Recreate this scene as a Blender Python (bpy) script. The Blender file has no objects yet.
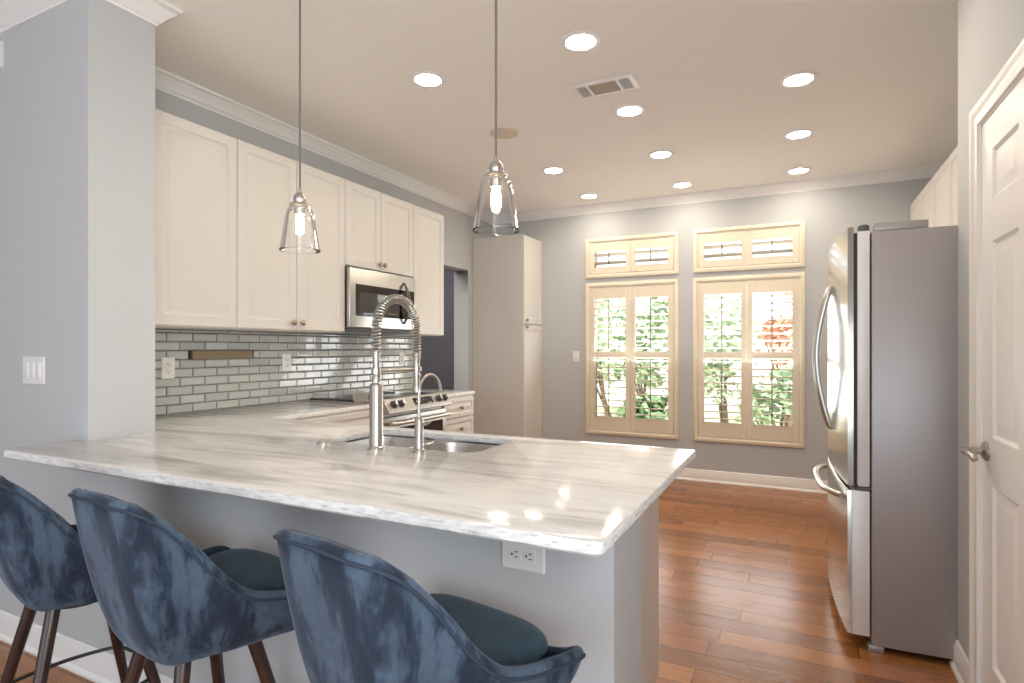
import bpy, bmesh, math, random
from mathutils import Vector, Matrix
from mathutils.geometry import tessellate_polygon
random.seed(7)
PI = math.pi
C = bpy.context.scene.collection
SC = bpy.context.scene

# ------------------------------------------------------------------ camera, world, sun, exposure
cam_d = bpy.data.cameras.new('camera')
cam_d.sensor_width = 36.0
cam_d.lens = 578.0 / 1024 * 36.0
cam_d.shift_y = 6.5 / 1024
cam_d.clip_start = 0.05
cam = bpy.data.objects.new('camera', cam_d)
cam.location = (0, 0, 1.28)
cam.rotation_euler = (PI / 2, 0, math.radians(26.37))
C.objects.link(cam)
SC.camera = cam

vs = SC.view_settings
vs.view_transform = 'Standard'
vs.look = 'None'
vs.gamma = 1.0
vs.use_curve_mapping = False
vs.exposure = 0.16
SC.cycles.use_denoising = True
SC.cycles.max_bounces = 10
SC.cycles.diffuse_bounces = 5
SC.cycles.glossy_bounces = 5
SC.cycles.transmission_bounces = 8
SC.cycles.transparent_max_bounces = 12
SC.cycles.sample_clamp_indirect = 6.0
SC.cycles.caustics_reflective = False
SC.cycles.caustics_refractive = False

w = bpy.data.worlds.new('sky')
SC.world = w
w.use_nodes = True
bg = w.node_tree.nodes['Background']
bg.inputs['Color'].default_value = (0.80, 0.90, 1.0, 1)
bg.inputs['Strength'].default_value = 2.0


def light(name, kind, loc, rot, energy, color, **kw):
    d = bpy.data.lights.new(name, kind)
    d.energy = energy
    d.color = color
    for k, v in kw.items():
        setattr(d, k, v)
    o = bpy.data.objects.new(name, d)
    o.location = loc
    o.rotation_euler = rot
    C.objects.link(o)
    return o


light('sun', 'SUN', (0, -5, 10), (math.radians(38), 0, math.radians(-25)), 6.5, (1, 0.95, 0.86), angle=0.02)
# daylight entering the front room through its wide patio opening behind the camera
light('patio_daylight', 'AREA', (-1.6, -3.4, 0.75), (math.radians(88), 0, 0), 22, (0.56, 0.79, 1.0),
      shape='RECTANGLE', size=4.6, size_y=1.1)
# daylight through the two shuttered kitchen windows
for wx in (-1.53, -0.43):
    light('window_daylight', 'AREA', (wx, 5.95, 1.35), (math.radians(-130), 0, 0), 18, (0.97, 0.98, 1.0),
          shape='RECTANGLE', size=0.8, size_y=1.5)

# added light from an assumed, unseen side window, brightens the dividing wall's end
light('side_fill', 'AREA', (0.56, -0.55, 1.45), (0, math.radians(90), 0), 50, (0.94, 0.97, 1.0), shape='RECTANGLE', size=1.3, size_y=1.7)
light('hallway_fill', 'AREA', (-3.9, 4.6, 2.6), (0, 0, 0), 9, (1.0, 0.95, 0.95), shape='RECTANGLE', size=0.8, size_y=0.8)  # unseen lamp added to lift the dark hallway

# ------------------------------------------------------------------ materials


def mat(name, color=(0.8, 0.8, 0.8), rough=0.5, metal=0.0, **kw):
    m = bpy.data.materials.new(name)
    m.use_nodes = True
    b = m.node_tree.nodes['Principled BSDF']
    b.inputs['Base Color'].default_value = (*color, 1)
    b.inputs['Roughness'].default_value = rough
    b.inputs['Metallic'].default_value = metal
    for k, v in kw.items():
        b.inputs[k].default_value = v
    return m


def nt(m):
    return m.node_tree.nodes, m.node_tree.links, m.node_tree.nodes['Principled BSDF']


def coords(m, scale=(1, 1, 1), rot=(0, 0, 0)):
    n, l, b = nt(m)
    tc = n.new('ShaderNodeTexCoord')
    mp = n.new('ShaderNodeMapping')
    mp.inputs['Scale'].default_value = scale
    mp.inputs['Rotation'].default_value = rot
    l.new(tc.outputs['Object'], mp.inputs['Vector'])
    return mp.outputs['Vector']


def noise(m, vec, scale, detail=4, rough=0.5, dist=0.0):
    n, l, b = nt(m)
    t = n.new('ShaderNodeTexNoise')
    t.inputs['Scale'].default_value = scale
    t.inputs['Detail'].default_value = detail
    t.inputs['Roughness'].default_value = rough
    t.inputs['Distortion'].default_value = dist
    l.new(vec, t.inputs['Vector'])
    return t.outputs['Fac']


def ramp(m, fac, stops):
    n, l, b = nt(m)
    r = n.new('ShaderNodeValToRGB')
    el = r.color_ramp.elements
    while len(el) < len(stops):
        el.new(0.5)
    for e, (p, c) in zip(el, stops):
        e.position = p
        e.color = (*c, 1) if len(c) == 3 else c
    l.new(fac, r.inputs['Fac'])
    return r.outputs['Color']


def mix(m, fac, a, b_, mode='MIX'):
    n, l, b = nt(m)
    x = n.new('ShaderNodeMix')
    x.data_type = 'RGBA'
    x.blend_type = mode
    for sock, v in ((x.inputs[0], fac), (x.inputs[6], a), (x.inputs[7], b_)):
        if isinstance(v, (int, float)):
            sock.default_value = v
        elif isinstance(v, tuple):
            sock.default_value = (*v, 1)
        else:
            l.new(v, sock)
    return x.outputs[2]


def bump(m, h, strength=0.2, dist=0.01):
    n, l, b = nt(m)
    x = n.new('ShaderNodeBump')
    x.inputs['Strength'].default_value = strength
    x.inputs['Distance'].default_value = dist
    l.new(h, x.inputs['Height'])
    l.new(x.outputs['Normal'], b.inputs['Normal'])


def setc(m, col):
    n, l, b = nt(m)
    l.new(col, b.inputs['Base Color'])


M = {}
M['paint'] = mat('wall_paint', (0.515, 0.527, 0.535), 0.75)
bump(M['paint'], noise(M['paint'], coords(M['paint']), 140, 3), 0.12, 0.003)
M['unlit_hall_shade'] = mat('unlit_hall_shade', (0.30, 0.30, 0.33), 0.8)  # gloom of the unlit hallway put into the wall colour
M['ceiling'] = mat('ceiling_paint', (0.88, 0.85, 0.785), 0.9)
_h = noise(M['ceiling'], coords(M['ceiling']), 22, 5, 0.6)
bump(M['ceiling'], _h, 0.35, 0.006)
M['trim'] = mat('trim_paint', (0.86, 0.845, 0.82), 0.35)
M['cabinet'] = mat('cabinet_paint', (0.68, 0.65, 0.605), 0.38)
M['shutter'] = mat('shutter_paint', (0.80, 0.715, 0.575), 0.4)
M['tiltrod'] = mat('tilt_rod_backlit_shade', (0.26, 0.22, 0.16), 0.45)  # rods' dark look against the bright windows, put into their colour
M['doorpaint'] = mat('door_paint', (0.86, 0.84, 0.82), 0.35)
M['plastic'] = mat('white_plastic', (0.80, 0.79, 0.76), 0.35)
M['slot'] = mat('slot_black', (0.02, 0.02, 0.02), 0.5)
M['steel'] = mat('stainless_steel', (0.60, 0.58, 0.55), 0.28, 1.0)
M['darksteel'] = mat('range_steel', (0.46, 0.44, 0.41), 0.36, 1.0)
M['nickel'] = mat('brushed_nickel', (0.50, 0.47, 0.43), 0.32, 1.0)
M['mirrorsteel'] = mat('polished_stainless_steel', (0.66, 0.65, 0.60), 0.17, 1.0)
M['fridgeside'] = mat('grey_fridge_side', (0.39, 0.36, 0.355), 0.34, 0.35)
M['fridgeliner'] = mat('light_grey_fridge_edge', (0.78, 0.77, 0.77), 0.4, 0.15)
M['charcoal'] = mat('charcoal_plastic', (0.10, 0.10, 0.105), 0.45)
M['blackglass'] = mat('black_glass', (0.012, 0.011, 0.011), 0.06)
M['ovenglass'] = mat('oven_glass', (0.03, 0.018, 0.016), 0.08)
M['blackmetal'] = mat('black_metal', (0.03, 0.028, 0.028), 0.35)
M['knife'] = mat('brown_wood_bar', (0.24, 0.18, 0.105), 0.45)
M['bronze'] = mat('antique_brass', (0.40, 0.33, 0.24), 0.32, 1.0)
M['grout'] = mat('grey_grout', (0.12, 0.122, 0.115), 0.8)
M['speaker'] = mat('tan_grille', (0.66, 0.58, 0.45), 0.7)
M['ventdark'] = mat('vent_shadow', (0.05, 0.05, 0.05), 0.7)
M['ventfilter'] = mat('vent_filter', (0.42, 0.36, 0.30), 0.8)
M['cord'] = mat('grey_fabric_cord', (0.16, 0.16, 0.16), 0.6)
M['soil'] = mat('garden_ground', (0.45, 0.42, 0.33), 0.9)
_c = noise(M['soil'], coords(M['soil']), 1.5, 5)
setc(M['soil'], ramp(M['soil'], _c, [(0.35, (0.20, 0.30, 0.10)), (0.55, (0.55, 0.50, 0.40)), (0.7, (0.65, 0.6, 0.5))]))
M['bark'] = mat('bark', (0.22, 0.15, 0.10), 0.9)
for k, (a, b_) in dict(leaf=((0.24, 0.34, 0.17), (0.50, 0.60, 0.38)), leafdark=((0.08, 0.17, 0.06), (0.25, 0.36, 0.16)),
                       leafpale=((0.45, 0.54, 0.34), (0.70, 0.77, 0.57)), leafred=((0.55, 0.24, 0.13), (0.78, 0.46, 0.32))).items():
    M[k] = mat(k + '_green', a, 0.5)
    setc(M[k], ramp(M[k], noise(M[k], coords(M[k]), 9, 3), [(0.35, a), (0.65, b_)]))
M['stucco'] = mat('pale_stucco', (0.80, 0.76, 0.68), 0.9)
bump(M['stucco'], noise(M['stucco'], coords(M['stucco']), 60, 3), 0.3, 0.01)

# glass
M['glass'] = mat('clear_glass', (1, 1, 1), 0.0, 0.0)
_n, _l, _b = nt(M['glass'])
_tr = _n.new('ShaderNodeBsdfTransparent')
_tr.inputs['Color'].default_value = (1, 1, 1, 1)
_gl = _n.new('ShaderNodeBsdfGlossy')
_gl.inputs['Roughness'].default_value = 0.02
_lw = _n.new('ShaderNodeFresnel')
_lw.inputs['IOR'].default_value = 1.25
_mx = _n.new('ShaderNodeMixShader')
_l.new(_lw.outputs[0], _mx.inputs[0])
_l.new(_tr.outputs[0], _mx.inputs[1])
_l.new(_gl.outputs[0], _mx.inputs[2])
_l.new(_mx.outputs[0], _n['Material Output'].inputs['Surface'])


def emit(name, color, strength):
    m = mat(name, color, 0.5)
    n, l, b = nt(m)
    b.inputs['Emission Color'].default_value = (*color, 1)
    b.inputs['Emission Strength'].default_value = strength
    return m


M['lamp'] = emit('downlight_lens', (1.0, 0.885, 0.73), 104.0)
M['bulb'] = emit('warm_bulb', (1.0, 0.82, 0.60), 130.0)

# marble: pale stone with grey streaks running along the peninsula
m = M['marble'] = mat('veined_marble', (0.8, 0.78, 0.74), 0.10)
v1 = coords(m, (1.3, 8.5, 3.0), (0, 0, 0.05))
s1 = noise(m, v1, 1.6, 8, 0.62, 0.6)
s2 = noise(m, coords(m, (2.2, 16.0, 6.0), (0, 0, -0.04)), 2.3, 6, 0.6, 0.3)
c1 = ramp(m, s1, [(0.28, (0.49, 0.485, 0.48)), (0.41, (0.65, 0.645, 0.64)), (0.53, (0.80, 0.795, 0.785))])
c2 = ramp(m, s2, [(0.28, (0.72, 0.70, 0.68)), (0.42, (0.95, 0.94, 0.93)), (0.6, (1, 1, 1))])
n_, l_, b_ = nt(m)
face = mix(m, 0.85, c1, c2, 'MULTIPLY')
# chiselled sides: rougher, greyer speckled stone on the vertical edge only
ge = n_.new('ShaderNodeNewGeometry')
sz_ = n_.new('ShaderNodeSeparateXYZ')
l_.new(ge.outputs['True Normal'], sz_.inputs[0])
up = ramp(m, sz_.outputs['Z'], [(0.55, (0, 0, 0)), (0.75, (1, 1, 1))])
spk = noise(m, coords(m, (6, 6, 30)), 4.5, 7, 0.7)
edge = ramp(m, spk, [(0.32, (0.42, 0.41, 0.41)), (0.44, (0.72, 0.71, 0.70)), (0.58, (0.86, 0.85, 0.83))])
setc(m, mix(m, up, edge, face))
l_.new(ramp(m, sz_.outputs['Z'], [(0.55, (0.5, 0.5, 0.5)), (0.75, (0.10, 0.10, 0.10))]), b_.inputs['Roughness'])

# floor: hand-scraped planks along X
m = M['wood'] = mat('red_brown_hardwood', (0.3, 0.12, 0.05), 0.22)
n_, l_, b_ = nt(m)
vec = coords(m)
br = n_.new('ShaderNodeTexBrick')
br.offset = 0.37
br.offset_frequency = 2
br.squash = 1.0
br.inputs['Scale'].default_value = 1.0
br.inputs['Color1'].default_value = (0, 0, 0, 1)
br.inputs['Color2'].default_value = (1, 1, 1, 1)
br.inputs['Mortar'].default_value = (0.5, 0.5, 0.5, 1)
br.inputs['Mortar Size'].default_value = 0.0018
br.inputs['Mortar Smooth'].default_value = 0.2
br.inputs['Brick Width'].default_value = 0.93
br.inputs['Row Height'].default_value = 0.126
# irregular end joints: shift every row by a random length
sp = n_.new('ShaderNodeSeparateXYZ'); l_.new(vec, sp.inputs[0])
dv = n_.new('ShaderNodeMath'); dv.operation = 'DIVIDE'; dv.inputs[1].default_value = 0.126; l_.new(sp.outputs['Y'], dv.inputs[0])
fl = n_.new('ShaderNodeMath'); fl.operation = 'FLOOR'; l_.new(dv.outputs[0], fl.inputs[0])
wn = n_.new('ShaderNodeTexWhiteNoise'); wn.noise_dimensions = '1D'; l_.new(fl.outputs[0], wn.inputs['W'])
ad = n_.new('ShaderNodeMath'); ad.operation = 'ADD'; l_.new(sp.outputs['X'], ad.inputs[0]); l_.new(wn.outputs['Value'], ad.inputs[1])
cb = n_.new('ShaderNodeCombineXYZ'); l_.new(ad.outputs[0], cb.inputs[0]); l_.new(sp.outputs['Y'], cb.inputs[1])
l_.new(cb.outputs[0], br.inputs['Vector'])
tone = ramp(m, br.outputs['Color'], [(0.0, (0.225, 0.080, 0.023)), (0.5, (0.32, 0.120, 0.036)), (1.0, (0.42, 0.172, 0.057))])
grain = noise(m, coords(m, (1.6, 26, 1)), 3.0, 7, 0.65, 0.4)
gr = ramp(m, grain, [(0.30, (0.62, 0.58, 0.56)), (0.55, (1, 1, 1)), (0.75, (1.0, 1.0, 1.0))])
col = mix(m, 0.8, tone, gr, 'MULTIPLY')
col = mix(m, br.outputs['Fac'], col, (0.045, 0.016, 0.008))
setc(m, col)
scr = noise(m, coords(m, (2.0, 14, 1)), 2.2, 3, 0.5)
mm = n_.new('ShaderNodeMath'); mm.operation = 'SUBTRACT'; l_.new(scr, mm.inputs[0]); l_.new(br.outputs['Fac'], mm.inputs[1])
bump(m, mm.outputs[0], 0.25, 0.004)
l_.new(ramp(m, grain, [(0.3, (0.30, 0.30, 0.30)), (0.7, (0.20, 0.20, 0.20))]), b_.inputs['Roughness'])

# glass tile: one tone per tile
m = M['tile'] = mat('grey_glass_tile', (0.55, 0.57, 0.55), 0.06)
m.node_tree.nodes['Principled BSDF'].inputs['Coat Weight'].default_value = 0.6
nn, ll, bb = nt(m)
gi = nn.new('ShaderNodeNewGeometry')
setc(m, ramp(m, gi.outputs['Random Per Island'], [(0.0, (0.44, 0.455, 0.435)), (1.0, (0.58, 0.595, 0.57))]))

# velvet with rubbed streaks
m = M['velvet'] = mat('blue_velvet', (0.03, 0.06, 0.12), 0.85)
b = m.node_tree.nodes['Principled BSDF']
b.inputs['Sheen Weight'].default_value = 0.25
b.inputs['Sheen Roughness'].default_value = 0.4
b.inputs['Sheen Tint'].default_value = (0.55, 0.68, 0.9, 1)
st = noise(m, coords(m, (9, 9, 1.9), (0.1, 0.22, 0)), 1.5, 5, 0.6, 0.25)
fz = noise(m, coords(m, (1, 1, 1)), 34, 5, 0.7)
blot = noise(m, coords(m, (1, 1, 1)), 7, 4, 0.6, 0.8)
c1 = ramp(m, st, [(0.42, (0.008, 0.017, 0.036)), (0.47, (0.019, 0.036, 0.064)), (0.53, (0.060, 0.092, 0.136)), (0.68, (0.080, 0.116, 0.166))])
c2 = ramp(m, blot, [(0.32, (0.55, 0.55, 0.6)), (0.6, (1.05, 1.05, 1.05))])
c3 = ramp(m, fz, [(0.25, (0.7, 0.7, 0.7)), (0.7, (1.1, 1.1, 1.1))])
setc(m, mix(m, 0.8, mix(m, 0.8, c1, c2, 'MULTIPLY'), c3, 'MULTIPLY'))
m = M['velvetdark'] = mat('dark_teal_velvet', (0.018, 0.034, 0.045), 0.9)
b = m.node_tree.nodes['Principled BSDF']
b.inputs['Sheen Weight'].default_value = 0.18
b.inputs['Sheen Tint'].default_value = (0.5, 0.65, 0.75, 1)
bl = noise(m, coords(m), 9, 5, 0.65, 0.6)
setc(m, ramp(m, bl, [(0.3, (0.012, 0.027, 0.042)), (0.55, (0.022, 0.045, 0.066)), (0.75, (0.038, 0.066, 0.090))]))
M['piping'] = mat('navy_piping', (0.022, 0.036, 0.060), 0.8)
m = M['espresso'] = mat('espresso_wood', (0.035, 0.018, 0.014), 0.3)
setc(m, ramp(m, noise(m, coords(m, (12, 12, 1.5)), 4, 4), [(0.3, (0.020, 0.011, 0.010)), (0.7, (0.060, 0.026, 0.018))]))
# brushed steel streaks
for k, sc_ in (('steel', (2, 2, 160)), ('fridgeside', (60, 60, 3))):
    m = M[k]
    bump(m, noise(m, coords(m, sc_), 3, 3), 0.04, 0.002)

# ------------------------------------------------------------------ mesh builder


class MB:
    def __init__(s):
        s.bm = bmesh.new()

    def quads(s, rings, closed=True, cap0=False, cap1=False):
        V = [[s.bm.verts.new(p) for p in r] for r in rings]
        k = len(V[0])
        for i in range(len(V) - 1):
            for j in range(k if closed else k - 1):
                a, b, c, d = V[i][j], V[i][(j + 1) % k], V[i + 1][(j + 1) % k], V[i + 1][j]
                try:
                    s.bm.faces.new((a, b, c, d))
                except ValueError:
                    pass
        if cap0:
            s.bm.faces.new(list(reversed(V[0])))
        if cap1:
            s.bm.faces.new(V[-1])
        return V

    def box(s, x0, x1, y0, y1, z0, z1, bev=0.0, seg=2):
        g = bmesh.ops.create_cube(s.bm, size=1.0)
        vv = g['verts']
        for v in vv:
            v.co = Vector((x0 if v.co.x < 0 else x1, y0 if v.co.y < 0 else y1, z0 if v.co.z < 0 else z1))
        if bev > 0:
            ee = list({e for v in vv for e in v.link_edges})
            bmesh.ops.bevel(s.bm, geom=ee, offset=bev, segments=seg, affect='EDGES', profile=0.5)
        return s

    def tube(s, pts, r, n=10, closed=False, caps=True):
        pts = [Vector(p) for p in pts]
        N = len(pts)
        rs = r if isinstance(r, (list, tuple)) else [r] * N
        rings = []
        up = None
        for i, p in enumerate(pts):
            if closed:
                t = (pts[(i + 1) % N] - pts[i - 1]).normalized()
            else:
                t = (pts[min(i + 1, N - 1)] - pts[max(i - 1, 0)]).normalized()
            if up is None:
                up = Vector((0, 0, 1)) if abs(t.z) < 0.9 else Vector((1, 0, 0))
            a = (up - t * up.dot(t)).normalized()
            bq = t.cross(a)
            up = a
            rings.append([p + (a * math.cos(2 * PI * k / n) + bq * math.sin(2 * PI * k / n)) * rs[i] for k in range(n)])
        if closed:
            V = [[s.bm.verts.new(q) for q in rr] for rr in rings]
            for i in range(N):
                A, B = V[i], V[(i + 1) % N]
                for j in range(n):
                    s.bm.faces.new((A[j], A[(j + 1) % n], B[(j + 1) % n], B[j]))
        else:
            s.quads(rings, True, caps, caps)
        return s

    def cyl(s, p0, p1, r0, r1=None, n=24):
        return s.tube([p0, p1], [r0, r0 if r1 is None else r1], n)

    def lathe(s, prof, c=(0, 0, 0), n=32, cap0=False, cap1=False, axis='z'):
        rings = []
        for r, z in prof:
            ring = []
            for k in range(n):
                a = 2 * PI * k / n
                p = (r * math.cos(a), r * math.sin(a), z)
                if axis == 'x':
                    p = (p[2], p[0], p[1])
                elif axis == 'y':
                    p = (p[0], p[2], -p[1])
                ring.append(Vector(c) + Vector(p))
            rings.append(ring)
        s.quads(rings, True, cap0, cap1)
        return s

    def poly(s, outer, holes, z0, z1, r=0.0):
        """flat slab with eased edges from a 2D outline (ccw) and holes (ccw)"""
        def off(P, d):
            R = []
            n = len(P)
            for i in range(n):
                a, b, c = Vector(P[i - 1]), Vector(P[i]), Vector(P[(i + 1) % n])
                t0 = (b - a).normalized(); t1 = (c - b).normalized()
                n0 = Vector((-t0.y, t0.x)); n1 = Vector((-t1.y, t1.x))
                mm = n0 + n1
                den = max(0.3, 1 + n0.dot(n1))
                R.append(b + mm * (d / den))
            return R
        loops = [(outer, 1)] + [(h, -1) for h in holes]
        tops, bots = [], []
        for P, sg in loops:
            levels = [(r, z0), (0, z0 + r), (0, z1 - r), (r * 0.3, z1 - r * 0.3), (r, z1)] if r > 0 else [(0, z0), (0, z1)]
            rings = [[(q[0], q[1], z) for q in off(P, sg * d)] for d, z in levels]
            if sg < 0:
                rings = rings[::-1]
            V = s.quads(rings)
            bots.append(V[0] if sg > 0 else V[-1])
            tops.append(V[-1] if sg > 0 else V[0])
        for L, flip in ((tops, False), (bots, True)):
            flat = [v for q in L for v in q]
            for tri in tessellate_polygon([[v.co for v in q] for q in L]):
                f = [flat[i] for i in tri]
                try:
                    s.bm.faces.new(f)
                except ValueError:
                    pass
        return s

    def sweep(s, prof, path, side=1):
        """profile (out, z) along a 2D path with mitred corners; out is to the right of travel"""
        pts = [Vector(p) for p in path]
        rings = []
        for i, p in enumerate(pts):
            ns = []
            for a, b in ((i - 1, i), (i, i + 1)):
                if a >= 0 and b < len(pts):
                    t = (pts[b] - pts[a]).normalized()
                    ns.append(Vector((t.y, -t.x)) * side)
            mm = ns[0] if len(ns) == 1 else (ns[0] + ns[1]) / (1 + ns[0].dot(ns[1]))
            rings.append([(p.x + mm.x * o, p.y + mm.y * o, z) for o, z in prof])
        s.quads(rings, True, True, True)
        return s

    def loft(s, rings, cap0=True, cap1=True):
        s.quads(rings, True, cap0, cap1)
        return s


def finish(mb, angle=38):
    bm = mb.bm
    bmesh.ops.remove_doubles(bm, verts=bm.verts, dist=1e-6)
    bmesh.ops.recalc_face_normals(bm, faces=bm.faces)
    for f in bm.faces:
        f.smooth = True
    lim = math.radians(angle)
    for e in bm.edges:
        if len(e.link_faces) == 2:
            e.smooth = e.calc_face_angle(0) < lim
    return bm


OFF = {}


def part(name, mb, m, parent=None, label=None, raw=False):
    bm = mb.bm if raw else finish(mb)
    off = OFF.get(parent.name, Vector((0, 0, 0))) if parent else Vector((0, 0, 0))
    if off.length > 0:
        bmesh.ops.translate(bm, verts=bm.verts, vec=-off)
    me = bpy.data.meshes.new(name)
    bm.to_mesh(me)
    bm.free()
    me.materials.append(m)
    o = bpy.data.objects.new(name, me)
    C.objects.link(o)
    if parent:
        o.parent = parent
        OFF[o.name] = off
    if label:
        o['label'] = label
    return o


def thing(name, label, cat, loc=(0, 0, 0), group=None, rz=0.0, local=False):
    o = bpy.data.objects.new(name, None)
    o.empty_display_size = 0.05
    C.objects.link(o)
    o.location = loc
    o.rotation_euler = (0, 0, rz)
    tag(o, label, cat, group)
    OFF[o.name] = Vector((0, 0, 0)) if local else Vector(loc)
    return o


def tag(o, label, cat, group=None, kind=None):
    o['label'] = label
    o['category'] = cat
    if group:
        o['group'] = group
    if kind:
        o['kind'] = kind
    return o


def struct(name, mb, m, label, cat):
    o = part(name, mb, m)
    return tag(o, label, cat, None, 'structure')


def dup(root, label, loc, rz=None):
    r = root.copy()
    C.objects.link(r)
    r.location = loc
    r['label'] = label
    if rz is not None:
        r.rotation_euler = (0, 0, rz)
    for ch in list(root.children):
        c = ch.copy()
        C.objects.link(c)
        c.parent = r
        for g in list(ch.children):
            d = g.copy()
            C.objects.link(d)
            d.parent = c
    return r


def rrect(x0, x1, y0, y1, r, n=5):
    P = []
    for cx, cy, a0 in ((x1 - r, y0 + r, -90), (x1 - r, y1 - r, 0), (x0 + r, y1 - r, 90), (x0 + r, y0 + r, 180)):
        for k in range(n + 1):
            a = math.radians(a0 + 90 * k / n)
            P.append((cx + r * math.cos(a), cy + r * math.sin(a)))
    return P


def mapper(o, U, V, W):
    o, U, V, W = Vector(o), Vector(U), Vector(V), Vector(W)
    return lambda u, v, w: o + U * u + V * v + W * w


def rect_loops(mb, F, u0, u1, v0, v1, seq, fill=True):
    """nested rectangles: seq of (inset, height)"""
    rings = [[F(u0 + i, v0 + i, h), F(u1 - i, v0 + i, h), F(u1 - i, v1 - i, h), F(u0 + i, v1 - i, h)] for i, h in seq]
    mb.quads(rings, True, False, fill)


def raised_door(mb, F, u0, u1, v0, v1, t=0.02, fr=0.055):
    rect_loops(mb, F, u0, u1, v0, v1, [(0.0, 0.0), (0.0, t - 0.004), (0.004, t), (fr, t), (fr + 0.004, t - 0.005), (fr + 0.010, t - 0.007),
                                       (fr + 0.016, t - 0.007), (fr + 0.036, t - 0.001), (fr + 0.040, t - 0.0005)])


def knob(mb, p, W, r=0.018):
    p, W = Vector(p), Vector(W)
    mb.tube([p, p + W * 0.012, p + W * 0.014, p + W * 0.018, p + W * 0.024, p + W * 0.028, p + W * 0.029],
            [r * 0.45, r * 0.4, r * 0.55, r, r, r * 0.75, r * 0.3], 14)


# ------------------------------------------------------------------ room dimensions
H = 2.765
XL, XR, YF = -3.11, 1.16, 5.788          # kitchen left wall, right wall, window wall
XD, YD = 0.571, 2.864                    # wall with the white door, its far end
SX, SY0, SY1 = -2.505, 1.297, 1.562      # end of the dividing wall
ZC, TC = 0.914, 0.03                     # worktop height and thickness
NX, NY = -5.2, -3.5                      # front room extents

# ------------------------------------------------------------------ shell
struct('floor', MB().box(NX, 2.2, NY, YF + 0.16, -0.12, 0.0), M['wood'], 'red brown hand-scraped hardwood plank floor', 'floor')
struct('ceiling', MB().box(NX, 2.2, NY - 0.5, YF + 0.16, H, H + 0.15), M['ceiling'], 'textured cream ceiling with recessed lights', 'ceiling')

OP0, OP1, OPZ = 4.365, 5.235, 2.096      # opening in the left wall
mb = MB()
mb.box(XL - 0.173, XL, SY1, OP0, 0, H)
mb.box(XL - 0.173, XL, OP1, YF, 0, H)
mb.box(XL - 0.173, XL, OP0, OP1, OPZ, H)
struct('wall_left', mb, M['paint'], 'grey kitchen wall behind the white cabinets with an open doorway', 'wall')
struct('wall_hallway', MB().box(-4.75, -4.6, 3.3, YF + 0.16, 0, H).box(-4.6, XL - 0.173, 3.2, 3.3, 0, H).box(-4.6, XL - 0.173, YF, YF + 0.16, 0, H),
       M['unlit_hall_shade'], 'hallway wall with unlit shade put into its grey, seen through the open doorway', 'wall')

WIN = [(-2.003, -1.0506), (-0.9115, 0.0505)]
ZM0, ZM1, ZT0, ZT1 = 0.3865, 1.954, 2.004, 2.416
mb = MB()
xs = [XL, WIN[0][0] + 0.045, WIN[0][1] - 0.045, WIN[1][0] + 0.045, WIN[1][1] - 0.045, XR + 0.15]
for i in (0, 2, 4):
    mb.box(xs[i], xs[i + 1], YF, YF + 0.16, 0, H)
for i in (1, 3):
    for z0, z1 in ((0, ZM0 + 0.045), (ZM1 - 0.045, ZT0 + 0.045), (ZT1 - 0.045, H)):
        mb.box(xs[i], xs[i + 1], YF, YF + 0.16, z0, z1)
struct('wall_back', mb, M['paint'], 'grey wall with two tall shuttered windows', 'wall')
struct('wall_right', MB().box(XR, XR + 0.15, YD, YF, 0, H), M['paint'], 'grey wall behind the refrigerator and right cabinets', 'wall')
DY0, DY1, DZ = 1.665, 2.545, 2.063       # door opening
mb = MB()
mb.box(XD, XD + 0.13, DY1, YD, 0, H)
for a_, b_, c_, d_ in ((NY, -1.4, 0, H), (0.3, DY0, 0, H), (-1.4, 0.3, 0, 0.8), (-1.4, 0.3, 2.1, H)):
    mb.box(XD, XD + 0.13, a_, b_, c_, d_)
mb.box(XD, XD + 0.13, DY0, DY1, DZ, H)
mb.box(XD + 0.13, XR + 0.15, YD - 0.13, YD, 0, H)
struct('wall_closet', mb, M['paint'], 'pale grey wall around the white panel door', 'wall')
struct('wall_divider', MB().box(NX, SX, SY0, SY1, 0, H), M['paint'], 'blue grey wall end left of the worktop', 'wall')
struct('wall_peninsula', MB().box(SX, -0.381, SY0, SY1, 0, ZC - TC - 0.001), M['paint'], 'low pale blue grey wall carrying the stone bar top', 'wall')
struct('wall_outer', MB().box(NX - 0.15, NX, NY, SY1, 0, H), M['paint'], 'outer wall of the front room', 'wall')
mb = MB()
mb.box(NX, -4.0, NY - 0.15, NY, 0, H)
mb.box(0.8, 2.2, NY - 0.15, NY, 0, H)
mb.box(-4.0, 0.8, NY - 0.15, NY, 2.4, H)
struct('wall_front', mb, M['paint'], 'wall with the wide patio opening behind the viewer', 'wall')

# crown moulding and baseboards
crown = [(0, 2.680), (0.007, 2.680), (0.009, 2.690), (0.018, 2.695), (0.024, 2.706), (0.042, 2.724), (0.058, 2.738), (0.064, 2.748),
         (0.074, 2.752), (0.076, H), (0, H)]
struct('trim_1', MB().sweep(crown, [(NX, SY0), (SX, SY0), (SX, SY1), (XL, SY1), (XL, YF), (XR, YF), (XR, YD)]), M['trim'],
       'white crown moulding around the kitchen ceiling', 'crown moulding')
base = [(0, 0), (0.024, 0), (0.024, 0.010), (0.014, 0.022), (0.014, 0.085), (0.008, 0.098), (0.008, 0.106), (0.002, 0.112), (0, 0.112)]
struct('baseboard_back', MB().sweep(base, [(-2.50, YF), (XR, YF)]), M['trim'], 'white baseboard under the windows', 'baseboard')
struct('baseboard_front', MB().sweep(base, [(NX, SY0), (-0.381, SY0), (-0.381, SY1)]), M['trim'], 'white baseboard behind the bar stools', 'baseboard')
struct('baseboard_right', MB().sweep(base, [(0.9, YD), (XD, YD), (XD, DY1 + 0.066)]), M['trim'],
       'short white baseboard beside the refrigerator', 'baseboard')

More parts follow.
